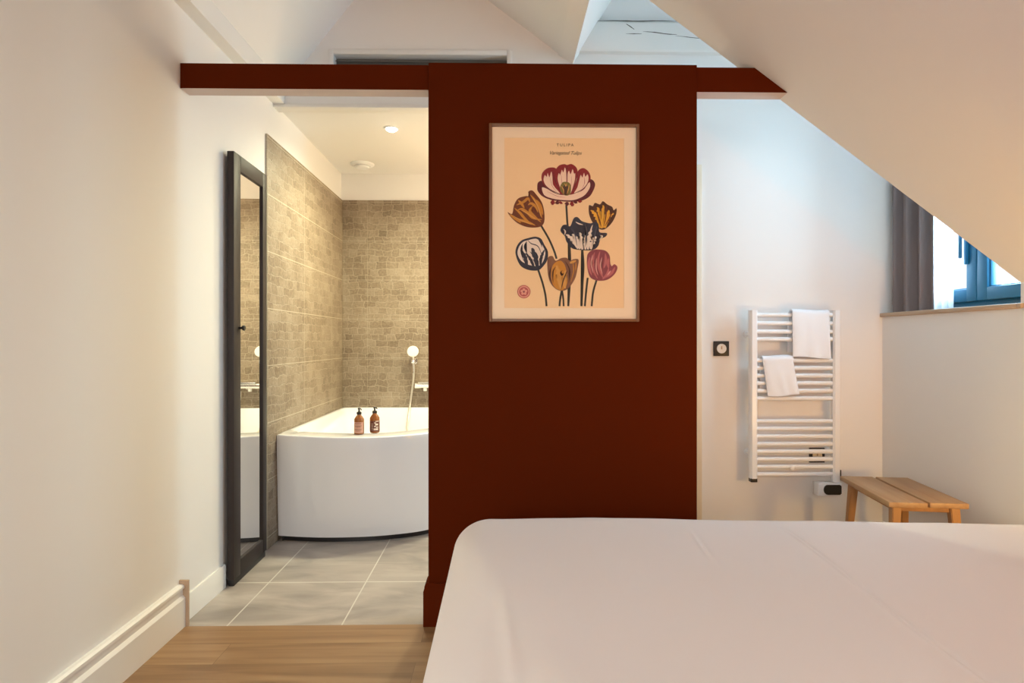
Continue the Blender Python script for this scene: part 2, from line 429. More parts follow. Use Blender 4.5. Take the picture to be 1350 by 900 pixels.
crack([(.53, 2.899), (.63, 2.901), (.76, 2.899), (.86, 2.902), (.975, 2.901)], .0026)
struct('beam_painted', bm, [mat('old_white_paint', (.78, .775, .75), .65, bump=.5, bscale=25), mat('crack_dark', (.10, .085, .07), .9)])

# window in the dormer
w1 = thing('window_1', (2.33, 2.87, 1.28), kind='structure')
wy0, wy1, wz0, wz1 = 2.43, 3.315, 1.285, 2.515
def rect_frame(bm, y0, y1, z0, z1, x0, x1, a, bev=.006):
    box(bm, x0, x1, y0, y0+a, z0, z1, bev); box(bm, x0, x1, y1-a, y1, z0, z1, bev)
    box(bm, x0, x1, y0+a-.004, y1-a+.004, z0, z0+a, bev); box(bm, x0, x1, y0+a-.004, y1-a+.004, z1-a, z1, bev)
bm = NB(); rect_frame(bm, wy0, wy1, wz0, wz1, 2.34, 2.40, .035); obj('window_frame', bm, blue, w1)
for a, c in ((2.455, 2.832), (2.836, 3.29)):
    bm = NB(); rect_frame(bm, a, c, 1.318, 2.49, 2.305, 2.36, .062)
    rect_frame(bm, a+.055, c-.055, 1.373, 2.435, 2.318, 2.35, .014, .004)
    s = obj('sash', bm, blue, w1)
    bm = NB(); box(bm, 2.330, 2.336, a+.06, c-.06, 1.378, 2.43); obj('pane', bm, glass_m, s)
bm = NB(); box(bm, 2.289, 2.305, 2.878, 2.894, 1.50, 1.66, .004); box(bm, 2.262, 2.285, 2.872, 2.888, 1.63, 1.648, .004); box(bm, 2.255, 2.268, 2.874, 2.886, 1.53, 1.648, .004)
obj('handle', bm, blue, w1)
bm = NB(); box(bm, XR-.018, 2.42, YC+.001, YB-.001, 1.258, 1.280, .005); box(bm, XR-.018, XR-.0005, YC-.02, YC+.001, 1.258, 1.28, .005)
struct('trim_window_sill', bm, sill_wood)

# ---------------------------------------------------------------- bed
bed = thing('bed', (.83, .92, 0), 'wide bed made up with a plain smooth white duvet', 'bed')
bx0, bx1, by0, by1, zt_ = -.15, 1.80, -.12, 1.99, .556
bm = NB(); box(bm, bx0+.09, bx1-.09, by0+.06, by1-.16, .10, .30, .02); obj('bed_base', bm, base_fab, bed)
bm = NB(); box(bm, bx0+.08, bx1-.08, by0+.05, by1-.15, .30, .50, .05, 4); obj('mattress', bm, mat('mattress_ticking', (.75, .73, .70), .9), bed)
for lx in (bx0+.2, bx1-.2):
    for ly in (by0+.2, by1-.3):
        bm = NB(); lathe(bm, (lx, ly, 0), (0, 0, 1), ((.022, 0), (.03, .102))); obj('leg', bm, black, bed)
bm = NB()
rx, ry, rz_ = .12, .13, .095; zb = .12
def seam_x(y): return .845 - .05*(1.73-y)/.75 + .006*math.sin(y*9)
def duvet_point(p):
    x, y, z = p
    cx = min(max(x, bx0+rx), bx1-rx); cy = min(max(y, by0+ry), by1-ry); cz = min(z, zt_-rz_)
    d = Vector(((x-cx)/rx, (y-cy)/ry, (z-cz)/rz_))
    if d.length > 1e-6: d.normalize()
    q = Vector((cx + d.x*rx, cy + d.y*ry, cz + d.z*rz_))
    # foot edge runs slightly askew, sides flare a little downwards
    f = max(0, (q.y - 1.2)/.8)
    q.y -= f*.060*max(0, q.x - .3)
    lo = max(0, (zt_-.12 - q.z)/.4)
    q.x += (-.03 if x < .8 else .03)*lo*(1 if abs(d.x) > .3 else 0)
    if abs(d.x) > .3: q.x += .012*math.sin(q.y*11 + 1)*lo
    if d.y > .3: q.y += .012*math.sin(q.x*12)*lo
    # soft billows and the fold line running along the middle
    topw = max(0, d.z) if d.length > 1e-6 else 1
    if q.z > zt_ - rz_:
        q.z += .006*noise.noise(Vector((q.x*2.2, q.y*1.8, 0))) + .0022*noise.noise(Vector((q.x*8, q.y*5, 3)))
        sx_ = q.x - seam_x(q.y)
        fade = max(0, min(1, (1.80-q.y)/.12))
        q.z += fade*(.0030*math.exp(-(sx_/.0045)**2) - .0034*math.exp(-((sx_-.008)/.006)**2) + .003*math.exp(-((sx_+.05)/.06)**2))
        s2 = q.x - (.56 - .10*(1.72-q.y)); f2 = math.exp(-((q.y-1.62)/.10)**2)
        q.z += f2*(.0025*math.exp(-(s2/.006)**2) - .002*math.exp(-((s2-.010)/.008)**2))
        s3 = q.x + .005 - .05*(1.5-q.y); f3 = math.exp(-((q.y-1.15)/.18)**2)
        q.z += f3*.007*math.exp(-(s3/.014)**2)
        q.z -= .012*max(0, q.x-.9)*f
    return q
def grid_face(pf, n, m):
    vs = [[bm.verts.new(duvet_point(pf(i/n, j/m))) for j in range(m+1)] for i in range(n+1)]
    for i in range(n):
        for j in range(m): bm.faces.new((vs[i][j], vs[i+1][j], vs[i+1][j+1], vs[i][j+1]))
lx_, ly_ = bx1-bx0, by1-by0
grid_face(lambda a, c: (bx0+lx_*a, by0+ly_*c, zt_), 620, 170)
hz = zt_ - zb
grid_face(lambda a, c: (bx0, by0+ly_*a, zb+hz*c), 120, 30); grid_face(lambda a, c: (bx1, by0+ly_*a, zb+hz*c), 60, 20)
grid_face(lambda a, c: (bx0+lx_*a, by1, zb+hz*c), 120, 30); grid_face(lambda a, c: (bx0+lx_*a, by0, zb+hz*c), 60, 20)
bmesh.ops.remove_doubles(bm, verts=bm.verts, dist=.0008)
obj('duvet', bm, linen, bed, angle=80)

# ---------------------------------------------------------------- bathtub
tub = thing('bathtub', (-.6, 4.0, 0), 'white freestanding-style corner bathtub with bowed front panel', 'bathtub')
top_c = [(-1.256, 3.325), (-1.0, 3.245), (-.745, 3.222), (-.57, 3.275), (-.418, 3.385), (-.2, 3.60), (-.02, 3.85), (.12, 4.15), (.20, 4.45), (.22, 4.696)]
bot_c = [(-1.254, 3.345), (-1.016, 3.310), (-.769, 3.318), (-.58, 3.362), (-.429, 3.435), (-.23, 3.62), (-.05, 3.86), (.09, 4.15), (.17, 4.45), (.19, 4.694)]
def plan(c):
    P = [Vector((p.x, p.y, 0)) for p in crv([(x, y, 0) for x, y in c], 6)]
    n0 = len(P)
    for k in range(1, 14): P.append(P[n0-1].lerp(Vector((c[0][0], P[n0-1].y, 0)), k/13))
    for k in range(1, 14): P.append(Vector((c[0][0], P[n0-1].y + (c[0][1]-P[n0-1].y)*k/14, 0)))
    return P
PT, PB = plan(top_c), plan(bot_c)
def inset(P, d, dwall):
    n = len(P); out = []
    for i, p in enumerate(P):
        t = (P[(i+1) % n] - P[i-1]).normalized(); nrm = Vector((-t.y, t.x, 0))
        onwall = p.x < -1.25 and p.y > 3.36 or p.y > 4.69
        out.append(p + nrm*(dwall if onwall else d))
    return out
def smooth_ring(P, k):
    for _ in range(k): P = [(P[i-1] + P[i]*2 + P[(i+1) % len(P)])/4 for i in range(len(P))]
    return P
rings = []
for f in (0, .25, .5, .75, .93): rings.append([(a.lerp(c, f**.8)).to_3d() + Vector((0, 0, .03 + .55*f)) for a, c in zip(PB, PT)])
at = lambda P, z: [Vector((p.x, p.y, z)) for p in P]
rings.append(at(PT, .593)); rings.append(at(inset(PT, .0012, 0), .5975)); rings.append(at(inset(PT, .005, .001), .600)); rings.append(at(inset(PT, .014, .002), .6003))
rings.append(at(smooth_ring(inset(PT, .14, .028), 1), .600)); rings.append(at(smooth_ring(inset(PT, .15, .03), 1), .5985)); rings.append(at(smooth_ring(inset(PT, .165, .04), 2), .590))
rings.append(at(smooth_ring(inset(PT, .20, .07), 6), .45)); rings.append(at(smooth_ring(inset(PT, .23, .10), 10), .25)); rings.append(at(smooth_ring(inset(PT, .28, .16), 16), .16))
bm = NB(); loft(bm, rings); obj('shell', bm, acrylic, tub, angle=50)
bm = NB(); q = inset(PB, .02, .01); loft(bm, [at(q, 0), at(q, .032)]); obj('plinth', bm, black, tub)
bm = NB(); lathe(bm, (-.55, 4.1, .158), (0, 0, 1), ((.033, 0), (.033, .006), (.02, .009))); obj('drain', bm, chrome, tub)

# soap bottles on the rim
def bottle(x, y, z, label, lab_m, ink_m, seed):
    t = thing('soap_bottle', (x, y, z), label, 'bottle', 'soap bottles on the tub rim')
    bm = NB(); lathe(bm, (x, y, z), (0, 0, 1), ((.022, 0), (.0265, .003), (.0275, .008), (.0275, .078), (.0265, .086), (.020, .097), (.0135, .105), (.0115, .108), (.0115, .112)), 32)
    obj('bottle_body', bm, amber, t)
    bm = NB(); lathe(bm, (x, y, z+.1121), (0, 0, 1), ((.0135, 0), (.0135, .011), (.009, .014), (.005, .016), (.0045, .026), (.0075, .027), (.0075, .034), (.005, .036)), 20)
    tube(bm, crv([(x, y, z+.143), (x+.012, y-.012, z+.144), (x+.017, y-.017, z+.138)], 5), .0032, 8); obj('pump', bm, pump_m, t)
    def patch(bm, a0, a1, z0, z1, r, mi):
        n = 14; A = [a0 + (a1-a0)*k/n for k in range(n+1)]
        loft(bm, [[(x+math.sin(a)*rr, y-math.cos(a)*rr, zz) for rr, zz in ((r, z0), (r, z1), (r-.0006, z1), (r-.0006, z0))] for a in A], mi=mi)
    bm = NB(); off = 0 if seed == 0 else .5
    patch(bm, -1.1+off*0, 1.1+off, z+.010, z+.070, .0282, 0)
    rnd = random.Random(seed)
    if seed == 0:
        rows = ((.060, .6, .004), (.048, .75, .0035), (.042, .55, .0035), (.031, .75, .002), (.025, .7, .003), (.020, .5, .002))
        for zz, hw, h in rows:
            a = -hw
            while a < hw:
                wv = rnd.uniform(.08, .2); patch(bm, a, min(hw, a+wv), z+zz, z+zz+h, .0286, 1); a += wv + .06
    else:
        patch(bm, .35, 1.1, z+.066, z+.070, .0286, 1)
        for zz, a0, a1, h in ((.056, .1, .5, .006), (.045, .3, .9, .009), (.036, .1, .45, .006), (.032, .5, .95, .005), (.018, .0, .9, .010)):
            patch(bm, a0, a1, z+zz, z+zz+h, .0286, 1)
        for k in range(5): patch(bm, -.5, -.1, z+.02+.008*k, z+.0215+.008*k, .0286, 1)
    obj('paper_label', bm, [lab_m, ink_m], t)
bottle(-.80, 3.335, .600, 'amber pump bottle with a pale pink label, nearer the mirror', label_pink, label_ink, 0)
bottle(-.725, 3.392, .5995, 'amber pump bottle with a dark brown and cream label', label_brown, label_cream, 3)

# hand shower, its wall holder and hose
sh = thing('hand_shower', (-.69, YBB-.012, .93), 'chrome hand shower with white round head in a wall holder above the bathtub', 'shower')
yw = YBB - .012
hx, hy, hz_ = -.691, 4.615, 1.043
bm = NB(); lathe(bm, (hx, hy+.012, hz_-.003), (0, -1, .28), ((.02, -.012), (.040, -.002), (.0445, .008), (.0445, .014), (.040, .018), (.001, .019))); hd = obj('shower_head', bm, plastic_w, sh)
bm = NB(); tube(bm, crv([(hx, hy+.015, hz_-.03), (hx, hy+.02, hz_-.06), (hx+.001, hy+.025, .94), (hx+.003, hy+.03, .875)], 5), [.012]*3+[.0115]*8+[.011]*5, 14); obj('handle', bm, chrome, sh)
bm = NB(); lathe(bm, (hx, yw, .965), (0, -1, 0), ((.025, 0), (.025, .006), (.012, .010), (.012, .035))); box(bm, hx-.018, hx+.018, 4.625, 4.665, .95, .98, .006); obj('wall_holder', bm, chrome, sh)
bm = NB(); P = crv([(hx+.003, hy+.03, .876), (-.695, 4.655, .80), (-.708, 4.66, .71), (-.717, 4.64, .62), (-.722, 4.58, .52), (-.712, 4.50, .44), (-.62, 4.50, .40), (-.52, 4.53, .42), (-.525, 4.60, .56), (-.53, 4.63, .68), (-.53, 4.640, .735)], 10)
tube(bm, P, [.0075 + .0006*(i % 2) for i in range(len(P))], 10); obj('hose', bm, hose_m, sh)

mx_ = thing('mixer_tap', (-.5, yw, .78), 'chrome bar mixer tap on the tiled wall above the tub', 'tap')
bm = NB(); tube(bm, [(-.645, 4.645, .775), (-.34, 4.645, .775)], .021, 20)
for x in (-.565, -.415): lathe(bm, (x, yw, .775), (0, -1, 0), ((.03, 0), (.03, .006), (.014, .010), (.014, .06)))
obj('bar_body', bm, chrome, mx_)
bm = NB(); box(bm, -.652, -.33, 4.615, 4.69, .797, .806, .003); obj('shelf_plate', bm, chrome, mx_)
for x, s in ((-.648, -1), (-.337, 1)):
    bm = NB(); lathe(bm, (x, 4.645, .775), (s, 0, 0), ((.0225, -.02), (.0235, 0), (.0235, .028), (.019, .032))); obj('knob', bm, chrome, mx_)
bm = NB(); lathe(bm, (-.60, 4.645, .756), (0, 0, -1), ((.014, 0), (.014, .022), (.011, .024))); obj('spout', bm, plastic_w, mx_)

# ceiling fittings of the bathroom
dl = thing('downlight', (-.687, 3.702, HB), 'small round lit downlight in the bathroom ceiling', 'ceiling light')
bm = NB(); lathe(bm, (-.687, 3.702, HB), (0, 0, -1), ((.048, -.01), (.048, .003), (.043, .006), (.036, .006), (.034, .001))); obj('trim_ring', bm, enamel, dl)
bm = NB(); lathe(bm, (-.687, 3.702, HB-.003), (0, 0, -1), ((.034, 0), (.032, .008), (.020, .016), (.001, .019))); obj('bulb', bm, lamp_m, dl)
vn = thing('ceiling_vent', (-1.043, 4.45, HB), 'round white extractor vent on the bathroom ceiling', 'vent')
bm = NB(); lathe(bm, (-1.043, 4.45, HB), (0, 0, -1), ((.088, -.005), (.088, .004), (.080, .012), (.060, .016), (.056, .012))); obj('vent_ring', bm, enamel, vn)
bm = NB(); lathe(bm, (-1.043, 4.45, HB-.008), (0, 0, -1), ((.040, 0), (.052, .010), (.054, .016), (.045, .024), (.001, .027))); obj('vent_cone', bm, enamel, vn)

# return-air grille over the beam
ag = thing('air_grille', (-.45, YB, GZ0), 'long dark grey air grille recessed in the gable above the beam', 'grille')
bm = NB(); a = .028
for x0, x1, z0, z1 in ((GX0-a, GX0, GZ0-a, GZ1+a), (GX1, GX1+a, GZ0-a, GZ1+a), (GX0, GX1, GZ1, GZ1+a), (GX0, GX1, GZ0-a, GZ0)): box(bm, x0, x1, YB-.008, YB, z0, z1, .002)
obj('grille_frame', bm, paint, ag)
bm = NB(); box(bm, GX0, GX1, YB+.055, YB+.07, GZ0, GZ1); obj('back_panel', bm, grey_dk, ag)
for k in range(4):
    z = GZ0 + .018 + k*.028; bm = NB()
    prism(bm, [(GX0, YB+.022, z-.005), (GX0, YB+.050, z+.010), (GX0, YB+.051, z+.008), (GX0, YB+.023, z-.007)], (GX1-GX0, 0, 0)); obj('louvre', bm, grey_dk, ag)

# ---------------------------------------------------------------- mirror on the left wall
mr = thing('wall_mirror', (XL+.018, 3.12, 0), 'tall narrow mirror in a wide black frame standing against the left wall by the bath', 'mirror', rz=R(1.3))
# local: x out of the wall, y along it (0 = far edge)
bm = NB(); L = -.40
def fbox(bm, y0, y1, z0, z1, b=.003): box(bm, -.010, .022, y0, y1, z0, z1, b)
fbox(bm, L, L+.075, .03, 1.99); fbox(bm, -.05, 0, .03, 1.99); fbox(bm, L+.0745, -.0495, .03, .10); fbox(bm, L+.0745, -.0495, 1.915, 1.99)
obj('frame', bm, dark_frame, mr, local=True)
bm = NB(); box(bm, .004, .012, L+.07, -.045, .09, 1.92); obj('mirror_glass', bm, mirror_m, mr, local=True)
bm = NB(); lathe(bm, (.022, L+.055, 1.183), (1, 0, 0), ((.006, 0), (.006, .016), (.012, .018), (.013, .024), (.010, .027))); obj('knob', bm, black, mr, local=True)
bm = NB(); box(bm, -.008, .018, L+.01, -.01, 0, .03, .002); obj('foot', bm, black, mr, local=True)

# ---------------------------------------------------------------- framed tulip print
pc = thing('framed_picture', (.2465, YP, 1.198), 'botanical tulip print in a thin copper brown frame hung on the dark red partition', 'picture')
px0, px1, pz0, pz1 = -.049, .542, 1.198, 1.976
bm = NB(); a = .011
for x0, x1, z0, z1 in ((px0, px0+a, pz0, pz1), (px1-a, px1, pz0, pz1), (px0+a, px1-a, pz0, pz0+a), (px0+a, px1-a, pz1-a, pz1)): box(bm, x0, x1, 2.319, YP, z0, z1, .0015)
obj('frame', bm, frame_w, pc)
bm = NB(); mz = .056
for x0, x1, z0, z1 in ((px0+.009, .011, pz0+.009, pz1-.009), (.484, px1-.009, pz0+.009, pz1-.009), (.011, .484, pz0+.009, 1.252), (.011, .484, 1.923, pz1-.009)): box(bm, x0, x1, 2.3315, 2.334, z0, z1)
obj('mat_board', bm, mat_board, pc)
bm = NB(); box(bm, px0+.009, px1-.009, 2.325, 2.3265, pz0+.009, pz1-.009); obj('glazing', bm, glass_m, pc)

PAL = {}
def ip(name, r, g_, b_):
    f = lambda c: ((c/255+.055)/1.055)**2.4 if c > 10 else c/255/12.92
    PAL[name] = len(PMATS); PMATS.append(mat('print_' + name, (f(r), f(g_), f(b_)), .85))
PMATS = [paper, ink]
for nm, c in dict(crimson=(140, 30, 38), wine=(96, 26, 40), blush=(243, 214, 190), rose=(190, 110, 112), rosedk=(142, 72, 82), rosel=(222, 165, 158), navy=(48, 50, 66), navyl=(84, 84, 98),
                  ochre=(200, 138, 52), gold=(236, 178, 60), brown=(112, 58, 34), olive=(122, 112, 52), umber=(78, 46, 34), tan=(214, 160, 82), stem=(52, 50, 46), white=(236, 222, 206), taupe=(132, 92, 70), stamp=(186, 84, 84), stampl=(226, 160, 140)).items(): ip(nm, *c)
bm = NB(); box(bm, .006, .489, 2.3335, 2.3365, 1.247, 1.928)
LAYER = [0]
def X6(u, v): return .011 + (630 + u/3.104 - 665)*.002994, 1.923 - (150 + v/3.104 - 181)*.002982
def poly(pts, col, smooth=5, closed=True):
    """flat printed shape; points in print units"""
    if smooth: pts = [(p.x, p.y) for p in crv([(a, c, 0) for a, c in pts], smooth, True)]
    LAYER[0] += 1; y = 2.3335 - .00003 - LAYER[0]*.000013
    vs = []
    for u, v in pts:
        x, z = X6(u, v); vs.append(bm.verts.new((x, y, z)))
    f = bm.faces.new(vs); f.material_index = PAL[col] if isinstance(col, str) else col
    r = bmesh.ops.triangulate(bm, faces=[f])
def line(pts, wd, col, taper=False):
    P = [Vector((p.x, p.y)) for p in crv([(a, c, 0) for a, c in pts], 8)]; n = len(P); A, B = [], []
    for i, p in enumerate(P):
        t = (P[min(i+1, n-1)] - P[max(i-1, 0)]).normalized(); q = Vector((-t.y, t.x))*wd*(.5 if not taper else .5*math.sin(PI*(.05+.9*i/(n-1))))
        A.append(p+q); B.append(p-q)
    poly([tuple(p) for p in A + B[::-1]], col, 0)
def flame(base, tip, wd, col, bend=0, n=9, jag=.35, rnd=random.Random(5)):
    """feathered streak from base to tip"""
    b_, t = Vector(base), Vector(tip); d = t-b_; q = Vector((-d.y, d.x)).normalized(); A, B = [], []
    for i in range(n+1):
        s = i/n; c = b_ + d*s + q*bend*math.sin(PI*s); hw = wd*(math.sin(PI*min(1, .12+.80*s))**.8)
        k = 1 + (jag if i % 2 else -jag)*rnd.uniform(.5, 1)*(s > .35)
        A.append(c + q*hw*k); B.append(c - q*hw*(2-k if s > .35 else 1))
    poly([tuple(p) for p in A + B[::-1]], col, 0)
def petal(base, tip, wd, col, bend=0, rim=None, rimw=3):
    b_, t = Vector(base), Vector(tip); d = t-b_; q = Vector((-d.y, d.x)).normalized(); A, B = [], []
    for i in range(13):
        s = i/12; c = b_ + d*s + q*bend*math.sin(PI*s); hw = wd*(math.sin(PI*(.08+.86*s**1.25))**.7)
        A.append((c + q*hw)); B.append((c - q*hw))
    P = [tuple(p) for p in A + B[::-1]]
    if rim:
        cx = sum(p[0] for p in P)/len(P); cy = sum(p[1] for p in P)/len(P)
        poly(P, rim, 0); k = 1 - rimw/max(wd, 1)
        poly([(cx+(p[0]-cx)*k, cy+(p[1]-cy)*(1-(1-k)*.45)) for p in P], col, 0)
    else: poly(P, col, 0)
# stems first
line([(362, 370), (366, 440), (374, 520), (378, 600), (376, 700), (370, 787)], 8, 'stem')
line([(258, 455), (290, 510), (312, 560), (322, 592)], 8, 'stem')
line([(246, 636), (264, 690), (276, 740), (281, 787)], 8, 'stem')
line([(345, 715), (338, 750), (334, 787)], 8, 'stem'); line([(343, 715), (349, 750), (351, 787)], 7, 'stem')
line([(427, 550), (432, 620), (428, 700), (424, 787)], 9, 'stem')
line([(450, 670), (444, 720), (438, 787)], 8, 'stem'); line([(486, 680), (472, 730), (466, 787)], 8, 'stem')
# 1 big open crimson and blush tulip
Q = lambda pts: [(62.1 + .4655*a, 46.6 + .4655*c) for a, c in pts]
poly(Q([(388, 540), (395, 500), (430, 485), (470, 520), (560, 560), (700, 560), (800, 520), (850, 470), (880, 480), (897, 510), (885, 560), (850, 620), (780, 658), (690, 668), (600, 664), (520, 655), (440, 625), (395, 580)]), 'wine')
poly(Q([(425, 460), (435, 410), (480, 372), (540, 368), (565, 400), (570, 470), (610, 595), (560, 592), (480, 550), (440, 510)]), 'crimson')
poly(Q([(745, 400), (790, 370), (835, 395), (857, 440), (850, 490), (800, 560), (690, 600), (705, 540), (740, 470)]), 'crimson')
poly(Q([(545, 410), (575, 352), (625, 336), (650, 343), (690, 335), (730, 362), (744, 405), (732, 470), (684, 602), (606, 602), (560, 490)]), 'crimson')
poly(Q([(444, 480), (456, 432), (470, 462), (480, 415), (494, 455), (512, 402), (522, 452), (528, 520), (590, 597), (540, 585), (475, 540)]), 'blush', 3)
poly(Q([(568, 455), (580, 415), (592, 440), (604, 385), (618, 410), (632, 365), (644, 420), (644, 520), (638, 596), (612, 592), (578, 510)]), 'blush', 3)
poly(Q([(656, 420), (668, 395), (682, 425), (700, 380), (712, 425), (722, 415), (718, 480), (682, 594), (660, 570), (654, 480)]), 'blush', 3)
poly(Q([(760, 470), (772, 430), (786, 455), (800, 412), (812, 448), (832, 425), (838, 480), (790, 560), (712, 597), (742, 540)]), 'blush', 3)
poly(Q([(430, 545), (470, 553), (540, 592), (600, 608), (690, 604), (790, 566), (846, 495), (852, 540), (810, 605), (750, 640), (690, 655), (600, 652), (520, 640), (450, 610)]), 'blush')
for a in ([(440, 500), (500, 560), (600, 604)], [(650, 345), (649, 420), (650, 500)], [(700, 600), (790, 556), (845, 490)], [(530, 400), (545, 480), (600, 590)], [(745, 410), (735, 480), (690, 590)]): line(Q(a), 3.2, 'wine', True)
for a in ([(800, 440), (806, 500), (780, 556)], [(690, 440), (686, 520), (672, 580)], [(600, 430), (606, 510), (620, 580)], [(500, 450), (520, 530), (560, 580)], [(470, 575), (560, 618), (640, 632)]): line(Q(a), 1.8, 'rose', True)
poly(Q([(862, 480), (880, 478), (898, 512), (886, 560), (852, 618), (840, 612), (866, 555)]), 'wine')
for k, (a, c) in enumerate(((525, 655), (560, 662), (600, 668), (650, 670), (690, 668), (730, 660), (765, 655))): flame(Q([(a, c)])[0], Q([(a+12*math.sin(k*2.1), c+30+12*math.cos(k*1.7))])[0], 8, 'wine' if k % 2 else 'crimson', 0, 6, .4)
poly(Q([(588, 545), (608, 500), (640, 492), (675, 505), (686, 545), (678, 600), (640, 614), (604, 590)]), 'olive')
poly(Q([(612, 545), (640, 520), (664, 548), (654, 604), (622, 600)]), 'umber')
for a in ([(600, 530), (618, 560), (622, 600)], [(670, 520), (662, 560), (650, 600)], [(630, 505), (640, 530), (648, 505)]): line(Q(a), 4, 'tan', True)
# 2 brown and ochre flamed tulip, upper left
poly([(122, 402), (140, 408), (148, 372), (165, 345), (198, 335), (212, 338), (206, 318), (222, 312), (240, 330), (262, 362), (272, 405), (270, 445), (250, 462), (205, 463), (165, 448), (138, 425)], 'brown')
for pts in ([(140, 414), (165, 432), (200, 440), (235, 455)], [(158, 372), (185, 360), (205, 345), (212, 360)], [(160, 395), (180, 388), (205, 405), (225, 425), (262, 432)], [(215, 330), (235, 355), (252, 385), (262, 425)],
            [(225, 375), (212, 395), (228, 415), (258, 442)], [(165, 352), (178, 366), (190, 385)], [(150, 385), (172, 404), (190, 425), (215, 448)], [(240, 350), (256, 376), (266, 412)], [(205, 372), (218, 365), (236, 378), (246, 402)], [(130, 410), (150, 425), (175, 445)]):
    line(pts, 11, 'ochre', True)
for pts in ([(145, 418), (180, 436), (220, 452)], [(222, 340), (244, 375), (258, 420)], [(176, 392), (205, 408), (240, 432)]): line(pts, 5, 'tan', True)
# 3 gold and umber tulip, upper right
poly([(455, 372), (470, 375), (480, 362), (500, 368), (512, 355), (530, 368), (550, 378), (556, 392), (568, 384), (566, 410), (548, 445), (520, 470), (495, 468), (468, 440), (455, 405)], 'umber')
for bs, tp, wd, bd in (((502, 464), (464, 392), 9, 8), ((508, 466), (490, 380), 9, 3), ((512, 464), (514, 372), 8, -1), ((518, 464), (538, 392), 9, -4), ((522, 464), (556, 404), 6, -8)): flame(bs, tp, wd, 'gold', bd, 12, .5)
for bs, tp in (((506, 460), (476, 380)), ((515, 460), (528, 372)), ((520, 458), (552, 392))): line([bs, ((bs[0]+tp[0])/2+3, (bs[1]+tp[1])/2), tp], 5, 'brown', True)
# 4 navy and white tulip, centre
poly([(338, 478), (346, 456), (362, 452), (378, 458), (392, 426), (408, 421), (424, 436), (440, 442), (462, 446), (482, 440), (494, 450), (498, 482), (528, 486), (524, 500), (502, 512), (492, 540), (468, 556), (420, 556), (384, 548), (362, 520), (356, 500)], 'navy')
for bs, tp, wd, bd in (((410, 550), (362, 492), 8, 6), ((418, 552), (388, 490), 9, 4), ((428, 554), (418, 484), 8, 0), ((440, 554), (440, 496), 6, 0), ((450, 553), (464, 470), 8, -3), ((462, 552), (484, 500), 9, -4)): flame(bs, tp, wd, 'white', bd, 10, .5)
for pts in ([(350, 470), (358, 480), (354, 495)], [(400, 440), (414, 448), (430, 452)], [(470, 452), (464, 470), (462, 490)], [(500, 496), (510, 500), (496, 516)]): line(pts, 5, 'white', True)
for pts in ([(380, 466), (396, 490), (406, 540)], [(440, 450), (446, 490), (438, 545)], [(488, 456), (480, 490), (470, 540)]): line(pts, 4, 'navyl', True)
# 5 white and navy tulip, left
poly([(154, 572), (160, 540), (178, 518), (204, 508), (235, 502), (258, 510), (272, 535), (286, 562), (284, 596), (268, 622), (246, 640), (205, 638), (172, 618)], 'navy')
poly([(162, 572), (168, 544), (184, 524), (206, 516), (236, 510), (252, 520), (268, 545), (276, 570), (266, 605), (246, 622), (210, 618), (178, 602)], 'white')
for bs, tp, wd, bd in (((244, 630), (222, 548), 10, 3), ((200, 626), (176, 556), 8, 6), ((230, 632), (196, 570), 6, 5), ((256, 622), (272, 556), 6, -5)): flame(bs, tp, wd, 'navy', bd, 10, .3)
for pts in ([(182, 530), (176, 560), (186, 600)], [(204, 516), (218, 530), (246, 542), (262, 580)], [(244, 508), (258, 530), (262, 545)], [(200, 520), (190, 545), (206, 580)], [(212, 562), (226, 580), (234, 600)]): line(pts, 4, 'navy', True)
# 7 rose tulip, right
poly([(446, 600), (450, 572), (470, 556), (500, 554), (525, 560), (540, 580), (542, 608), (548, 622), (560, 614), (572, 628), (560, 655), (530, 678), (492, 682), (462, 670), (450, 640)], 'rosedk')
for pts in ([(458, 585), (454, 620), (466, 660)], [(478, 566), (470, 600), (474, 640), (490, 674)], [(500, 562), (492, 600), (500, 640), (514, 672)], [(522, 570), (524, 600), (516, 630)], [(562, 626), (548, 650), (524, 668)], [(535, 630), (530, 655), (510, 676)], [(536, 590), (532, 612), (536, 630)]): line(pts, 11, 'rose', True)
for pts in ([(470, 575), (464, 610), (472, 650)], [(508, 585), (502, 620), (510, 655)], [(545, 640), (530, 660)], [(486, 590), (484, 630), (492, 660)]): line(pts, 5, 'rosel', True)
# 6 ochre and taupe tulip, front
poly([(284, 600), (290, 584), (306, 582), (318, 600), (340, 590), (362, 588), (376, 600), (392, 594), (412, 596), (408, 630), (398, 672), (372, 712), (345, 724), (318, 716), (296, 690), (286, 650)], 'taupe')
poly([(300, 640), (312, 612), (336, 600), (352, 612), (362, 640), (366, 690), (348, 720), (322, 716), (304, 690)], 'ochre')
for bs, tp, wd, bd in (((340, 716), (322, 620), 10, 2), ((356, 714), (358, 640), 8, -2), ((376, 610), (402, 600), 5, 0)): flame(bs, tp, wd, 'tan', bd, 9, .3)
for pts in ([(356, 600), (376, 640), (372, 690)], [(300, 625), (292, 660), (304, 695)], [(346, 640), (338, 650), (344, 660), (352, 650)], [(340, 720), (350, 680), (366, 640)], [(308, 690), (306, 650), (318, 625)]): line(pts, 5, 'umber', True)
for pts in ([(388, 604), (392, 640), (380, 690)], [(402, 606), (400, 640)]): line(pts, 4, 'ochre', True)
# red stamp
def disc(u, v, r, col): poly([(u + r*math.cos(2*PI*k/28), v + r*math.sin(2*PI*k/28)) for k in range(28)], col, 0)
disc(188, 728, 27, 'stamp'); disc(188, 728, 24, 'stampl'); disc(188, 728, 19, 'stamp')
for k in range(5): disc(188+9*math.cos(k*1.257-1.57), 728+9*math.sin(k*1.257-1.57), 5.5, 'stampl')
disc(188, 728, 4, 'rosedk')
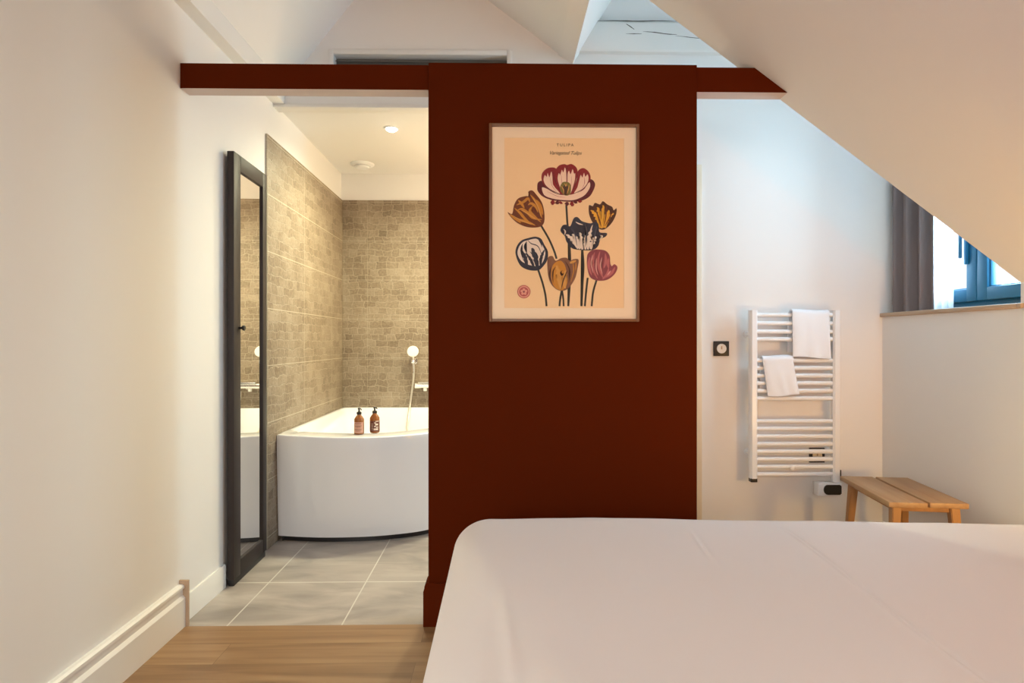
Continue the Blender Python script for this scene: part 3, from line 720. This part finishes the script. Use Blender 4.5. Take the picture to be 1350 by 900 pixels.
# lettering
def text(s, u, v, size, col, shear=0, space=1.0):
    cu = bpy.data.curves.new('lettering', 'FONT'); cu.body = s; cu.size = size; cu.align_x = 'CENTER'; cu.shear = shear; cu.space_character = space; cu.resolution_u = 3
    o = bpy.data.objects.new('lettering', cu); COL.objects.link(o)
    me = o.to_mesh(); t = NB(); t.from_mesh(me); o.to_mesh_clear(); bpy.data.objects.remove(o); bpy.data.curves.remove(cu)
    x, z = X6(u, v); LAYER[0] += 1
    merge(bm, t, PAL[col], Matrix.Translation((x, 2.3335 - .00003 - LAYER[0]*.000013, z)) @ Matrix.Rotation(PI/2, 4, 'X'))
text('TULIPA', 357, 130, .0155, 'umber', 0, 1.45)
text('Variegated Tulips', 357, 164, .0195, 'umber', .4, .95)
obj('print', bm, PMATS, pc, angle=10)

# ---------------------------------------------------------------- towel radiator
RY = 3.24
tr = thing('towel_radiator', (1.615, YB, .34), 'white ladder towel radiator mounted on the back wall', 'towel radiator')
vz = lambda v: 1.12 - (v-450)*.00419
for x0, x1 in ((1.366, 1.406), (1.826, 1.866)):
    bm = NB(); zb_ = .367 if x0 < 1.5 else .345
    loft(bm, [[(x0+.006, RY+.02, z), (x0, RY+.014, z), (x0, RY-.010, z), (x0+.008, RY-.020, z), (x1-.008, RY-.020, z), (x1, RY-.010, z), (x1, RY+.014, z), (x1-.006, RY+.02, z)] for z in (zb_, 1.292)])
    u_ = obj('upright', bm, enamel, tr)
    bm = NB(); box(bm, x0+.002, x1-.002, RY-.018, RY+.018, zb_-.020 if x0 < 1.5 else zb_-.004, zb_+.002, .003) if x0 < 1.5 else box(bm, x1-.001, x1+.006, RY-.012, RY+.012, .355, .412, .002)
    e_ = obj('end_cap', bm, black, tr); e_['label'] = 'black plastic end cap'
for v in (415, 426, 437, 447, 475, 485, 495, 505, 515, 525, 555, 565, 575, 585, 595, 605, 615, 625):
    bm = NB(); z = vz(v)
    tube(bm, [(1.402, RY+.002, z), (1.83, RY+.002, z)], .0124, 14); obj('rail', bm, enamel, tr)
for x in (1.386, 1.846):
    for z in (1.16, .50):
        bm = NB(); tube(bm, [(x, RY+.018, z), (x, YB, z)], .011, 12); lathe(bm, (x, YB, z), (0, -1, 0), ((.02, 0), (.02, .006), (.011, .008))); obj('wall_bracket', bm, enamel, tr)
bm = NB(); lathe(bm, (1.598, RY-.004, vz(616)), (0, -1, 0), ((.012, 0), (.012, .012), (.008, .014))); obj('bleed_valve', bm, enamel, tr)
bm = NB(); box(bm, 1.736, 1.866, RY-.028, RY+.03, .272, .343, .004); cb = obj('control_box', bm, enamel, tr)
bm = NB(); P = []
for k in range(33):
    t = PI/2 + PI*k/32; P.append((1.786 + .028*math.cos(t)*.8, RY-.0275, .308 + .027*math.sin(t)))
P = P + [(1.852, RY-.0275, .281), (1.860, RY-.0275, .288), (1.860, RY-.0275, .328), (1.852, RY-.0275, .335)]
prism(bm, P, (0, -.007, 0)); dd = obj('display', bm, mat('dark_display', (.020, .017, .012), .25), cb)

# towels: folded cloth hung over the rails
def towel(name_label, x0, x1, ztop, zfront, zback, skew, seed):
    t = NB(); n = 26; m = 12
    ybar = RY+.002; rr = .019; th = .0075
    rings = []
    for i in range(n+1):
        s = i/n; x = x0 + (x1-x0)*s
        edge = .006*math.exp(-s*18) + .006*math.exp(-(1-s)*18)
        outer, inner = [], []
        zc = ztop - rr - th + .003*math.sin(s*5+seed)
        for k in range(m+1):
            f = 1-k/m; z = zfront + (zc-zfront)*(k/m) + f*.006*math.sin(s*4+seed)
            wv = .004*f*noise.noise(Vector((s*4+seed, z*9, seed))) - .005*f*math.exp(-((s-.45-.1*f)/.12)**2)
            dx = skew*(zc-z) + .008*f*f*(s-.5)
            outer.append((x+dx, ybar-rr-th-.004*f*0 + wv + edge, z)); inner.append((x+dx, ybar-rr+.001 + wv*.5, z))
        for k in range(1, 9):
            a = PI*(1-k/9); outer.append((x, ybar + math.cos(a)*(rr+th), zc + math.sin(a)*(rr+th))); inner.append((x, ybar + math.cos(a)*(rr-.001), zc + math.sin(a)*(rr-.001)))
        for k in range(m+1):
            f = k/m; z = zc + (zback-zc)*f; dx = skew*(zc-z)*.6 - .012*f
            outer.append((x+dx, ybar+rr+th, z)); inner.append((x+dx, ybar+rr-.001, z))
        # bottom hems drawn rounder
        rings.append(outer + inner[::-1])
    loft(t, rings)
    return obj('towel', t, towel_m, None, angle=60), name_label
o, l = towel('larger white towel folded over the top rails of the towel radiator', 1.596, 1.800, 1.297, 1.032, 1.06, .03, 1); tag(o, l, 'towel', 'towels on the radiator')
o, l = towel('smaller white towel hanging askew over the middle rails at the left', 1.432, 1.600, 1.044, .825, .86, .17, 4); tag(o, l, 'towel', 'towels on the radiator')

# sockets on the back wall
def socket(name, xc, zc, label, cat, dark):
    s = thing(name, (xc, YB, zc-.041), label, cat)
    bm = NB(); box(bm, xc-.044, xc+.044, YB-.009, YB, zc-.042, zc+.042, .003); obj('cover_plate', bm, black, s)
    bm = NB(); lathe(bm, (xc, YB-.008, zc), (0, -1, 0), ((.027, 0), (.027, .004), (.025, .0055), (.020, .0035), (.001, .0032)))
    i_ = obj('insert', bm, cream_p if dark else plastic_w, s)
    bm = NB(); box(bm, xc-.004, xc+.003, YB-.0145, YB-.010, zc-.004, zc+.014, .001); obj('pin', bm, sand_end, i_)
socket('wall_switch', 1.238, 1.080, 'black square wall switch with round white centre beside the partition', 'switch', False)
socket('wall_socket', 1.782, .478, 'black square socket with round cream centre behind the radiator rails', 'socket', True)

# ---------------------------------------------------------------- bench in the corner
ben = thing('bench', (1.89, 2.78, 0), 'low oak bench with two-board seat and splayed legs in the right corner', 'bench', rz=R(-8.5))
hb = .42; th = .024
BL, BW = .255, .162
for s in (-1, 1):
    bm = NB(); x0, x1 = (-.164, -.007) if s < 0 else (.007, .164)
    box(bm, x0, x1, -BL if s < 0 else -BL+.012, BL, hb-th, hb, .004)
    o = obj('seat_board', bm, oak_bench, ben, local=True)
bm = NB(); z0, z1 = hb-th-.030, hb-th
for y in (-.205, .205): box(bm, -.105, .105, y-.010, y+.010, z0+.006, z1, .002)
for x in (-.115, .115): box(bm, x-.010, x+.010, -.20, .20, z0+.004, z1, .002)
obj('apron', bm, oak_leg, ben, local=True)
for sx_ in (-1, 1):
    for sy_ in (-1, 1):
        bm = NB(); a = .019
        top = Vector((sx_*.118, sy_*.208, hb-th)); bt = Vector((sx_*.140, sy_*.240, 0))
        loft(bm, [[p + Vector((dx*k, dy*k, 0)) for dx, dy in ((-a, -a), (a, -a), (a, a), (-a, a))] for p, k in ((bt, .72), (top, 1.0))])
        bmesh.ops.bevel(bm, geom=list(bm.edges), offset=.003, segments=2, affect='EDGES')
        obj('leg', bm, oak_leg, ben, local=True)

# ---------------------------------------------------------------- curtains in the dormer
def drape(y0, y1, z0, z1, x, amp, prof, th):
    t = NB(); n = 120; rows = 24; F, Bk = [], []
    for j in range(rows+1):
        f = j/rows; z = z0 + (z1-z0)*f; ra, rb = [], []
        for i in range(n+1):
            s = i/n; yy = y0 + (y1-y0)*s*(1 + .02*(1-f)); dx = amp*(.85+.25*(1-f))*prof(s + .012*(1-f)*math.sin(s*7))
            ra.append((x+dx, yy, z)); rb.append((x+dx+th, yy, z))
        F.append(ra + rb[::-1])
    return loft(t, F)
cw = lambda s: math.sin(2*PI*(s*3.6+.15)) + .45*math.sin(2*PI*(s*7.2+.3)) + .25*math.sin(2*PI*(s*2.1))
t = drape(3.319, 2.957, 1.283, 2.49, 2.196, .017, cw, .002)
ct = obj('curtain', t, curtain_m, None, angle=80); tag(ct, 'grey taupe curtain hanging in folds at the left of the window', 'curtain')
t = drape(3.20, 2.915, 1.283, 2.49, 2.248, .010, lambda s: math.sin(2*PI*s*6), .0008)
ct = obj('sheer_curtain', t, sheer, None, angle=80); tag(ct, 'thin white sheer curtain peeking out behind the taupe curtain', 'curtain')
cr = thing('curtain_rail', (2.21, 2.87, 2.49), 'white curtain rail under the dormer window head', 'curtain rail')
bm = NB(); box(bm, 2.18, 2.212, 2.44, 3.31, 2.488, 2.52, .003); box(bm, 2.236, 2.262, 2.44, 3.31, 2.488, 2.52, .003); obj('track', bm, enamel, cr)
